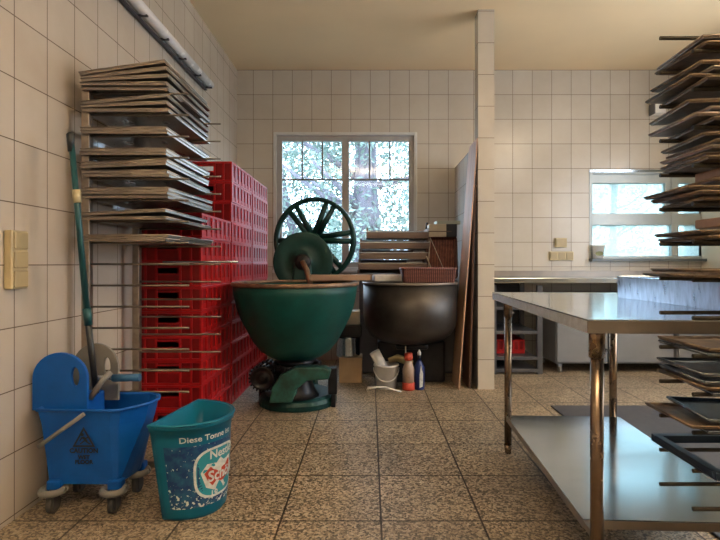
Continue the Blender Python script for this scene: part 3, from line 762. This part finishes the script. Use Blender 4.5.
# boxes on the upright basket
bx = empty('file_box', (.53, 4.44, 1.224), 0, 'cream box with dark end lying on top of the upright basket', 'box')
MB().box(0, .155, 0, .22, 0, .115).build('box_body', M_cream, bx, .004); MB().box(.156, .25, .0, .22, 0, .115).build('box_end', M_ink, bx, .004)
MB().box(-.004, .20, -.004, .0, .045, .052).build('box_seam', M_woodd, bx)
o = MB().box(0, .215, 0, .20, 0, .03).build('pale_booklet', simple('pale grey green card', (.45, .48, .42), .5), None, .003); o.location = (.60, 4.45, 1.340); o.rotation_euler = (0, 0, .0)
tag(o, 'pale grey green booklet on top of the cream box', 'booklet')

# leaning boards
def leaning(name, xb, xt, y0, y1, h_, th, mat_, label, cat):
    L_ = math.hypot(xt-xb, h_); an = math.atan2(xt-xb, h_)
    o = MB().box(0, th, 0, y1-y0, 0, L_).build(name, mat_, None, .002)
    o.location = (xb, y0, .001+0.0); o.rotation_euler = (0, an, 0); tag(o, label, cat); return o
leaning('leaning_board', .688, .833, 3.855, 4.17, 1.96, .009, M_wood, 'long tan wooden board leaning to the right against the tiled pillar', 'board')
leaning('leaning_board', .775, .8185, 3.885, 4.15, 1.6, .018, M_woodd, 'dark brown board standing between the tan board and the pillar', 'board')

# floor things between the mixers
o = MB().box(0, .19, 0, .22, 0, .205).build('cardboard_box', M_card, None, .003); o.location = (-.255, 4.07, .0005); tag(o, 'small brown cardboard box on the floor between the two mixers', 'box')
o = MB().lathe([(.098, 0), (.102, .01), (.102, .15), (.106, .155), (.106, .165), (.0, .17)], 36).build('steel_pot', M_steel); o.location = (-.185, 4.185, .2065); tag(o, 'shiny steel pot standing on the small cardboard box', 'pot')
o = MB().box(0, .2, 0, .2, 0, .10).build('dark_tin', M_black, None, .01); o.location = (-.27, 4.08, .378); tag(o, 'black square tin on top of the shiny steel pot', 'tin')
o = MB().box(0, .12, 0, .16, 0, .11).build('cream_carton', M_cream, None, .004); o.location = (-.205, 4.09, .4795); tag(o, 'cream carton on the black tin beside the green bowl', 'carton')

wb = px(386.5, 389, 3.86)
b_ = empty('white_bucket', (wb.x, 3.93, 0), 0, 'small white bucket full of cloths in front of the steel bowl mixer', 'bucket')
MB().lathe([(.078, .0), (.095, .175), (.101, .175), (.101, .187), (.09, .187), (.073, .01)], 36).build('bucket_body', M_white, b_)
m_ = MB(); m_.tube([(.1*math.cos(a), .1*math.sin(a)-.005, .16-.09*math.sin(-a)) for a in [PI+PI*k/12 for k in range(13)]], .0035, 6); m_.build('bucket_handle', M_white, b_)
MB().tube([(-.082, -.052, -.0+.012), (-.15, -.06, .012)], .009, 8).build('handle_end', M_white, b_)
ro = MB().tube([(0, 0, 0), (-.075, 0, .14)], .042, 20).build('paper_roll', M_white); ro.location = (wb.x-.02, 3.93, .145); tag(ro, 'white paper roll sticking out of the small white bucket', 'roll')
cl = MB(); cl.tube([(0, 0, 0), (.07, .01, .02), (.13, 0, .0), (.19, 0, -.02)], [.02, .03, .032, .02], 12); cl = cl.build('yellow_cloth', simple('dull yellow cloth', (.34, .25, .12), .8, bmp=.5)); cl.location = (wb.x+.02, 3.95, .21); tag(cl, 'dull yellow cloth hanging over the back of the white bucket', 'cloth')
# wire hook on the floor
m_ = MB(); m_.tube([(-.14, 0, .006), (-.13, -.02, .03), (-.08, -.02, .038), (0, -.01, .036), (.05, -.01, .02), (.12, -.03, .006)], .006, 8)
m_.tube([(-.14, 0, .006), (-.14, .05, .006)], .006, 8); m_ = m_.build('white_clamp', M_white); m_.location = (wb.x-.01, 3.80, .001); tag(m_, 'white bent plastic clamp on the floor in front of the bucket', 'clamp')
# bottles
def lath_thing(name, x, y, parts, label, cat):
    e = empty(name, (x, y, 0), 0, label, cat)
    for nm, prof, mat_ in parts: MB().lathe(prof, 24).build(nm, mat_, e)
    return e
q1 = px(408, 388, 3.9)
e = lath_thing('cleaning_bottle', q1.x, 3.86, [('bottle_base', [(.046, 0), (.05, .01), (.05, .055), (.044, .06)], M_rprint),
    ('bottle_body', [(.044, .06), (.046, .16), (.03, .21), (.018, .23)], simple('cloudy plastic', (.36, .27, .22), .3)), ('cap', [(.03, .23), (.034, .25), (.03, .285), (.012, .29)], M_rprint)], 'cloudy cleaning bottle with red cap and red base beside the white bucket', 'bottle')
MB().tube([(-.02, 0, .25), (-.022, 0, .34)], .005, 8).build('stem', M_cream, e)
q1 = px(419, 388, 3.9)
e = empty('spray_bottle', (q1.x, 3.88, 0), 0, 'dark blue spray bottle with white nozzle beside the steel mixer', 'bottle')
MB().lathe([(.038, 0), (.042, .01), (.042, .17), (.02, .215), (.013, .23)], 28).build('bottle_body', M_navy, e)
MB().tube([(0, 0, .23), (0, 0, .265)], .014, 14).build('nozzle_collar', M_ink, e)
MB().lathe([(.013, .265), (.015, .285), (.006, .305), (.004, .31)], 14).build('nozzle', M_white, e)
MB().prism([(-.004, .02), (.02, .03), (.024, .13), (.006, .19), (-.004, .12)], .002, T(.002, -.0445, 0)).build('label_patch', M_wprint, e)

# ------------------------------------------------------------------ text helper
def text_pts(s, size, align='CENTER', offset=.0):
    cu = bpy.data.curves.new('txt', 'FONT'); cu.body = s; cu.size = size; cu.align_x = align; cu.resolution_u = 3; cu.offset = offset
    ob = bpy.data.objects.new('txt', cu); C.objects.link(ob)
    dg = bpy.context.evaluated_depsgraph_get(); me = bpy.data.meshes.new_from_object(ob.evaluated_get(dg))
    vs = [tuple(v.co) for v in me.vertices]; fs = [tuple(p.vertices) for p in me.polygons]
    bpy.data.objects.remove(ob); bpy.data.curves.remove(cu); bpy.data.meshes.remove(me)
    return vs, fs
def text_on(name, s, size, fn, mat_, parent, align='CENTER', off=.0):
    vs, fs = text_pts(s, size, align, off)
    m_ = MB(); m_.add([fn(v[0], v[1]) for v in vs], fs); return m_.build(name, mat_, parent, fixn=False)

# ------------------------------------------------------------------ mop bucket
mb_ = empty('mop_bucket', (-1.13, 2.08, 0), 0, 'blue wheeled mop bucket with caution sign against the left wall', 'mop bucket')
ox, oy = -1.13, 2.08
def poly(scale, z, cx=-1.13, cy=2.09, pts=None):
    P = pts or [(-1.315, 1.955), (-1.02, 1.945), (-.985, 1.955), (-.915, 2.05), (-.905, 2.12), (-.93, 2.18), (-.97, 2.205), (-1.315, 2.205)]
    return [((cx+(x-cx)*scale[0])-ox, (cy+(y-cy)*scale[1])-oy, z) for x, y in P]
BB = [(-1.275, 1.968), (-1.02, 1.962), (-1.00, 1.97), (-.985, 2.04), (-.98, 2.10), (-.985, 2.14), (-1.01, 2.16), (-1.275, 2.16)]
m_ = MB(); m_.loft([poly((1, 1), .105, pts=BB), poly((.93, .95), .34), poly((1, 1), .405), poly((.955, .94), .405), poly((.90, .90), .35), poly((.93, .92), .125, pts=BB)])
m_.build('bucket_body', M_blue, mb_, .008, 3)
m_ = MB(); rg = [Vector(p) for p in poly((1.004, 1.01), .403)]
m_.tube(rg+rg[:1], .0065, 8); m_.build('bucket_rim', M_blue, mb_)
# legs over the casters
for (x, y) in ((-1.25, 1.953), (-1.01, 1.953), (-1.25, 2.13), (-1.0, 2.13)):
    m_ = MB(); m_.box(x-.028-ox, x+.028-ox, y-.004-oy, y+.04-oy, .085, .125); leg = m_.build('corner_leg', M_blue, mb_, .008)
    ring = [(.05*math.cos(2*PI*k/20), .05*math.sin(2*PI*k/20)) for k in range(20)]
    m_ = MB(); m_.tube([(x-ox+c0*.8, y-oy+s0*.8, .088) for c0, s0 in ring+ring[:1]], .014, 8); m_.build('bumper', M_greyp, mb_)
    m_ = MB(); m_.tube([(x-ox, y-oy, .05), (x-ox, y-oy, .09)], .012, 10); m_.box(x-.016-ox, x-.011-ox, y-.02-oy, y+.02-oy, .02, .07); m_.box(x+.011-ox, x+.016-ox, y-.02-oy, y+.02-oy, .02, .07)
    k = m_.build('caster', M_bsh, mb_); MB().tube([(x-.010-ox, y-oy, .0345), (x+.010-ox, y-oy, .0345)], .034, 20).build('wheel', M_rub, k)
# wringer side plates
def plate(w_, h_, hole):
    out = []
    for k in range(0, 17):
        a = PI-PI*k/16; out.append((w_*.5*math.cos(a)*(1.0), h_-.105+.105*math.sin(a)))
    out = [(-w_*.5, 0)]+out+[(w_*.5, 0)]
    return out
def ringhole(mb, outer, hole, th, M):
    "plate with one hole: bridge outer outline and hole outline through triangle fill"
    bm = bmesh.new(); vo_ = [bm.verts.new((x, 0, z)) for x, z in outer]; vh = [bm.verts.new((x, 0, z)) for x, z in hole]
    for L_ in (vo_, vh):
        for a, b2 in zip(L_, L_[1:]+L_[:1]): bm.edges.new((a, b2))
    bmesh.ops.triangle_fill(bm, edges=bm.edges[:], use_beauty=True)
    bm.verts.ensure_lookup_table(); idx = {v: i for i, v in enumerate(bm.verts)}
    vs = [v.co.copy() for v in bm.verts]; fs = [[idx[v] for v in f.verts] for f in bm.faces]; n = len(vs)
    mb.add(vs+[v+Vector((0, th, 0)) for v in vs], fs+[[i+n for i in f[::-1]] for f in fs], False, M)
    for L_ in (outer, hole):
        k = len(L_); mb.add([(x, 0, z) for x, z in L_]+[(x, th, z) for x, z in L_], [(i, (i+1) % k, k+(i+1) % k, k+i) for i in range(k)], False, M)
    bm.free()
hole = [(.062+.016*math.cos(2*PI*k/14), .135+.038*math.sin(2*PI*k/14)) for k in range(14)]
m_ = MB(); ringhole(m_, plate(.222, .232, None), hole, .016, T(-1.245-ox, 1.985-oy, .392)); m_.build('wringer_plate', M_blue, mb_, .003)
hole2 = [(.05+.014*math.cos(2*PI*k/14), .145+.04*math.sin(2*PI*k/14)) for k in range(14)]
m_ = MB(); ringhole(m_, plate(.20, .245, None), hole2, .014, T(-1.185-ox, 2.135-oy, .392)); m_.build('wringer_plate', M_greyp, mb_, .003)
m_ = MB(); m_.box(-1.32-ox, -1.14-ox, 2.002-oy, 2.134-oy, .30, .44); m_.build('wringer_cage', M_blue, mb_, .01)
m_ = MB(); m_.tube([(-1.142-ox, 2.02-oy, .43), (-1.10-ox, 2.03-oy, .50), (-1.08-ox, 2.06-oy, .53)], .012, 10); m_.build('press_lever', M_greyp, mb_)
hA = px(98, 377.5, 2.07); hB = px(113, 378, 2.07); hC = px(140, 377.5, 2.07); oo = Vector((ox, oy, 0))
MB().tube([hA-oo, hB-oo], .009, 14).build('handle_bar', M_steel2, mb_); MB().tube([hB-oo, hC-oo], .0155, 14).build('handle_grip', M_grip, mb_)
# bail handle across the front
hA = px(38, 447, 1.90); hB = px(84, 414, 1.93)
MB().tube([hA-oo, hB-oo], .0085, 10).build('carry_handle', M_greyp, mb_)
# caution print: mapped onto the sloping front face
def face(u, v):      # u from the picture centre of the print, v height
    z = .247+v; t_ = (z-.105)/(.34-.105); yb = 1.966+( (2.09+(1.955-2.09)*.95) -1.966)*max(0, min(1, t_))
    return Vector((-1.128+u-ox, yb-.0125-oy, z))
def fprint(polys, nm):
    m_ = MB()
    for (P, fs) in polys: m_.add([face(*p) for p in P], fs)
    m_.build(nm, M_ink, mb_, fixn=False)
Rv = [(-.045, .012), (.045, .012), (0, .092)]; Ri = [(-.033, .019), (.033, .019), (0, .078)]
fprint([(Rv+Ri, [(0, 1, 4, 3), (1, 2, 5, 4), (2, 0, 3, 5)]),
        ([(-.006+.007*math.cos(2*PI*k/10), .061+.007*math.sin(2*PI*k/10)) for k in range(10)], [tuple(range(10))]),
        ([(-.012, .050), (.002, .054), (.016, .036), (.010, .033)], [(0, 1, 2, 3)]),
        ([(.002, .046), (.017, .053), (.018, .049), (.006, .041)], [(0, 1, 2, 3)]),
        ([(-.010, .050), (-.018, .036), (-.015, .034), (-.006, .045)], [(0, 1, 2, 3)]),
        ([(.010, .038), (.028, .024), (.024, .021), (.004, .034)], [(0, 1, 2, 3)]),
        ([(.006, .036), (-.012, .022), (-.018, .023), (.002, .040)], [(0, 1, 2, 3)])], 'caution_triangle')
text_on('caution_text', 'CAUTION', .025, lambda u, v: face(u, v-.011), M_ink, mb_, off=.0011)
text_on('caution_text', 'WET', .021, lambda u, v: face(u, v-.036), M_ink, mb_, off=.0011)
text_on('caution_text', 'FLOOR', .022, lambda u, v: face(u, v-.055), M_ink, mb_, off=.0011)

# mop standing in the wringer
mp_ = empty('floor_mop', (-1.15, 2.04, .40), 0, 'tall floor mop with teal pole leaning in the blue bucket', 'mop')
A = px(96, 410, 2.05); B = px(87, 313, 2.03); Cc = px(71, 137, 2.0); oo = Vector((-1.15, 2.04, .40))
A.z = .445
MB().tube([A-oo, B-oo], .0125, 14).build('lower_pole', M_mopd, mp_)
MB().tube([B-oo+(A-B).normalized()*.05, B-oo+(Cc-B).normalized()*.02], .016, 14).build('joint_sleeve', M_mop, mp_)
MB().tube([B-oo, Cc-oo], [.0125, .011], 14).build('upper_pole', M_mop, mp_)
k1 = px(77.5, 203, 2.01); k2 = px(76, 190, 2.01)
MB().tube([k1-oo, k2-oo], .0155, 12).build('adjuster', M_beige, mp_)
MB().tube([Cc-oo+Vector((0, 0, -.06)), Cc-oo+Vector((-.002, 0, .01)), Cc-oo+Vector((-.003, 0, .018))], [.0115, .016, .008], 12).build('end_grip', M_mopd, mp_)

# ------------------------------------------------------------------ teal half-round bin
bn = empty('waste_bin', (-.74, 2.03, 0), 0, 'teal half round waste bin with worn navy label in the left foreground', 'bin')
ct = Vector((-.806, 2.05)); cbm = Vector((-.768, 2.026)); av = Vector((.176, .984)).normalized(); nv = Vector((.984, -.176)).normalized(); RB = .179; BH = .37
def binpt(t_, z, off=0.0):
    s_ = z/BH; c_ = cbm.lerp(ct, s_); r = RB*(.77+.23*s_)+off
    p = c_+av*(-math.cos(t_)*r)+nv*(1.30*abs(math.sin(t_))**.85*r)
    return (p.x+.74, p.y-2.03, z)
def ringb(z, off=0.0, nn_=36):
    out = [binpt(PI*k/nn_, z, off) for k in range(nn_+1)]
    a, b2 = Vector(out[-1]), Vector(out[0])
    return out+[tuple(a.lerp(b2, k/6)) for k in range(1, 6)]
def inset(r, d, z):
    cc = sum((Vector(p) for p in r), Vector())/len(r); cc.z = 0
    return [tuple(cc+(Vector((p[0], p[1], 0))-cc)*(1-d)+Vector((0, 0, z))) for p in r]
zz = [0, .012, .1, .2, .3, .345, .347, .37]
rings = [ringb(z, .0 if z < .346 else .007) for z in zz]
rings[0] = ringb(0, -.006)
rings += [inset(ringb(.37), .03, .37), inset(ringb(.2), .05, .2), inset(ringb(.0), .06, .012)]
MB().loft(rings, smooth=False).build('bin_body', M_teal, bn)
for o_ in bn.children:
    for p in o_.data.polygons: p.use_smooth = abs(p.normal.z) < .5
rg = [Vector(p) for p in ringb(.367, .007)]
MB().tube(rg+rg[:1], .005, 8).build('bin_rim', M_teal, bn)
def strip(t0, t1, z0, z1, off, nm, mat_, n=30, mz=6):
    m_ = MB(); vs = [binpt(t0+(t1-t0)*i/n, z0+(z1-z0)*j/mz, off) for j in range(mz+1) for i in range(n+1)]
    m_.add(vs, [(j*(n+1)+i, j*(n+1)+i+1, (j+1)*(n+1)+i+1, (j+1)*(n+1)+i) for j in range(mz) for i in range(n)], True)
    m_.build(nm, mat_, bn, fixn=False)
strip(.16, 2.7, .045, .285, .0012, 'navy_label', M_label)
T0 = 1.26; RA = .165
def bmap(tc_, zc, off): return lambda u, v: Vector(binpt(tc_+u/RA, zc+v, off))
text_on('slogan_text', 'Diese Tonne ist', .031, bmap(.42, .300, .0022), M_wprint, bn, 'LEFT', .0004)
def oval(rx, rz_, off, nm, mat_, inner=None):
    n = 40; o1 = []; 
    def sq(k, a, b2):
        t_ = 2*PI*k/n; e_ = .62; c0, s0 = math.cos(t_), math.sin(t_)
        return (a*math.copysign(abs(c0)**e_, c0), b2*math.copysign(abs(s0)**e_, s0))
    fn = bmap(T0+.05, .168, off); m_ = MB()
    fr_ = [1.0, inner] if inner else [1.0, .66, .33]
    vs = [fn(*sq(k, rx*f_, rz_*f_)) if not (inner and f_ == inner) else fn(*sq(k, rx-(.009), rz_-.009)) for f_ in fr_ for k in range(n)]
    fs = [(j*n+k, j*n+(k+1) % n, (j+1)*n+(k+1) % n, (j+1)*n+k) for j in range(len(fr_)-1) for k in range(n)]
    if not inner: vs.append(fn(0, 0)); L_ = len(vs)-1; fs += [((len(fr_)-1)*n+k, (len(fr_)-1)*n+(k+1) % n, L_) for k in range(n)]
    m_.add(vs, fs, True); m_.build(nm, mat_, bn, fixn=False)
oval(.108, .098, .0020, 'logo_field', M_tprint)
oval(.108, .098, .0030, 'logo_ring', M_wprint, .9)
def blob(pts, tc_, zc, off, nm, mat_):
    fn = bmap(tc_, zc, off); m_ = MB(); c0 = (sum(p[0] for p in pts)/len(pts), sum(p[1] for p in pts)/len(pts)); n = len(pts)
    vs = [fn(*p) for p in pts]+[fn((p[0]+c0[0])/2, (p[1]+c0[1])/2) for p in pts]+[fn(*c0)]
    m_.add(vs, [(k, (k+1) % n, n+(k+1) % n, n+k) for k in range(n)]+[(n+k, n+(k+1) % n, 2*n) for k in range(n)], True); m_.build(nm, mat_, bn, fixn=False)
blob([(-.075, .02), (-.05, .05), (-.01, .045), (.01, .062), (.03, .045), (.08, .05), (.085, -.03), (.04, -.062), (-.02, -.058), (-.055, -.04)], T0, .155, .0028, 'logo_patch', M_wprint)
blob([(-.062, .018), (-.04, .038), (.07, .04), (.078, -.02), (.03, -.03), (-.03, -.034), (-.048, -.012)], T0, .152, .0036, 'logo_patch', M_rprint)
text_on('logo_text', 'Nestlé', .046, bmap(T0+.12, .222, .0036), M_wprint, bn, off=.001)
text_on('logo_text', 'Schöller', .058, bmap(T0+.28, .135, .0046), M_wprint, bn, off=.0015)
text_on('logo_text', '19', .036, bmap(T0-.12, .072, .0038), M_wprint, bn, off=.001)
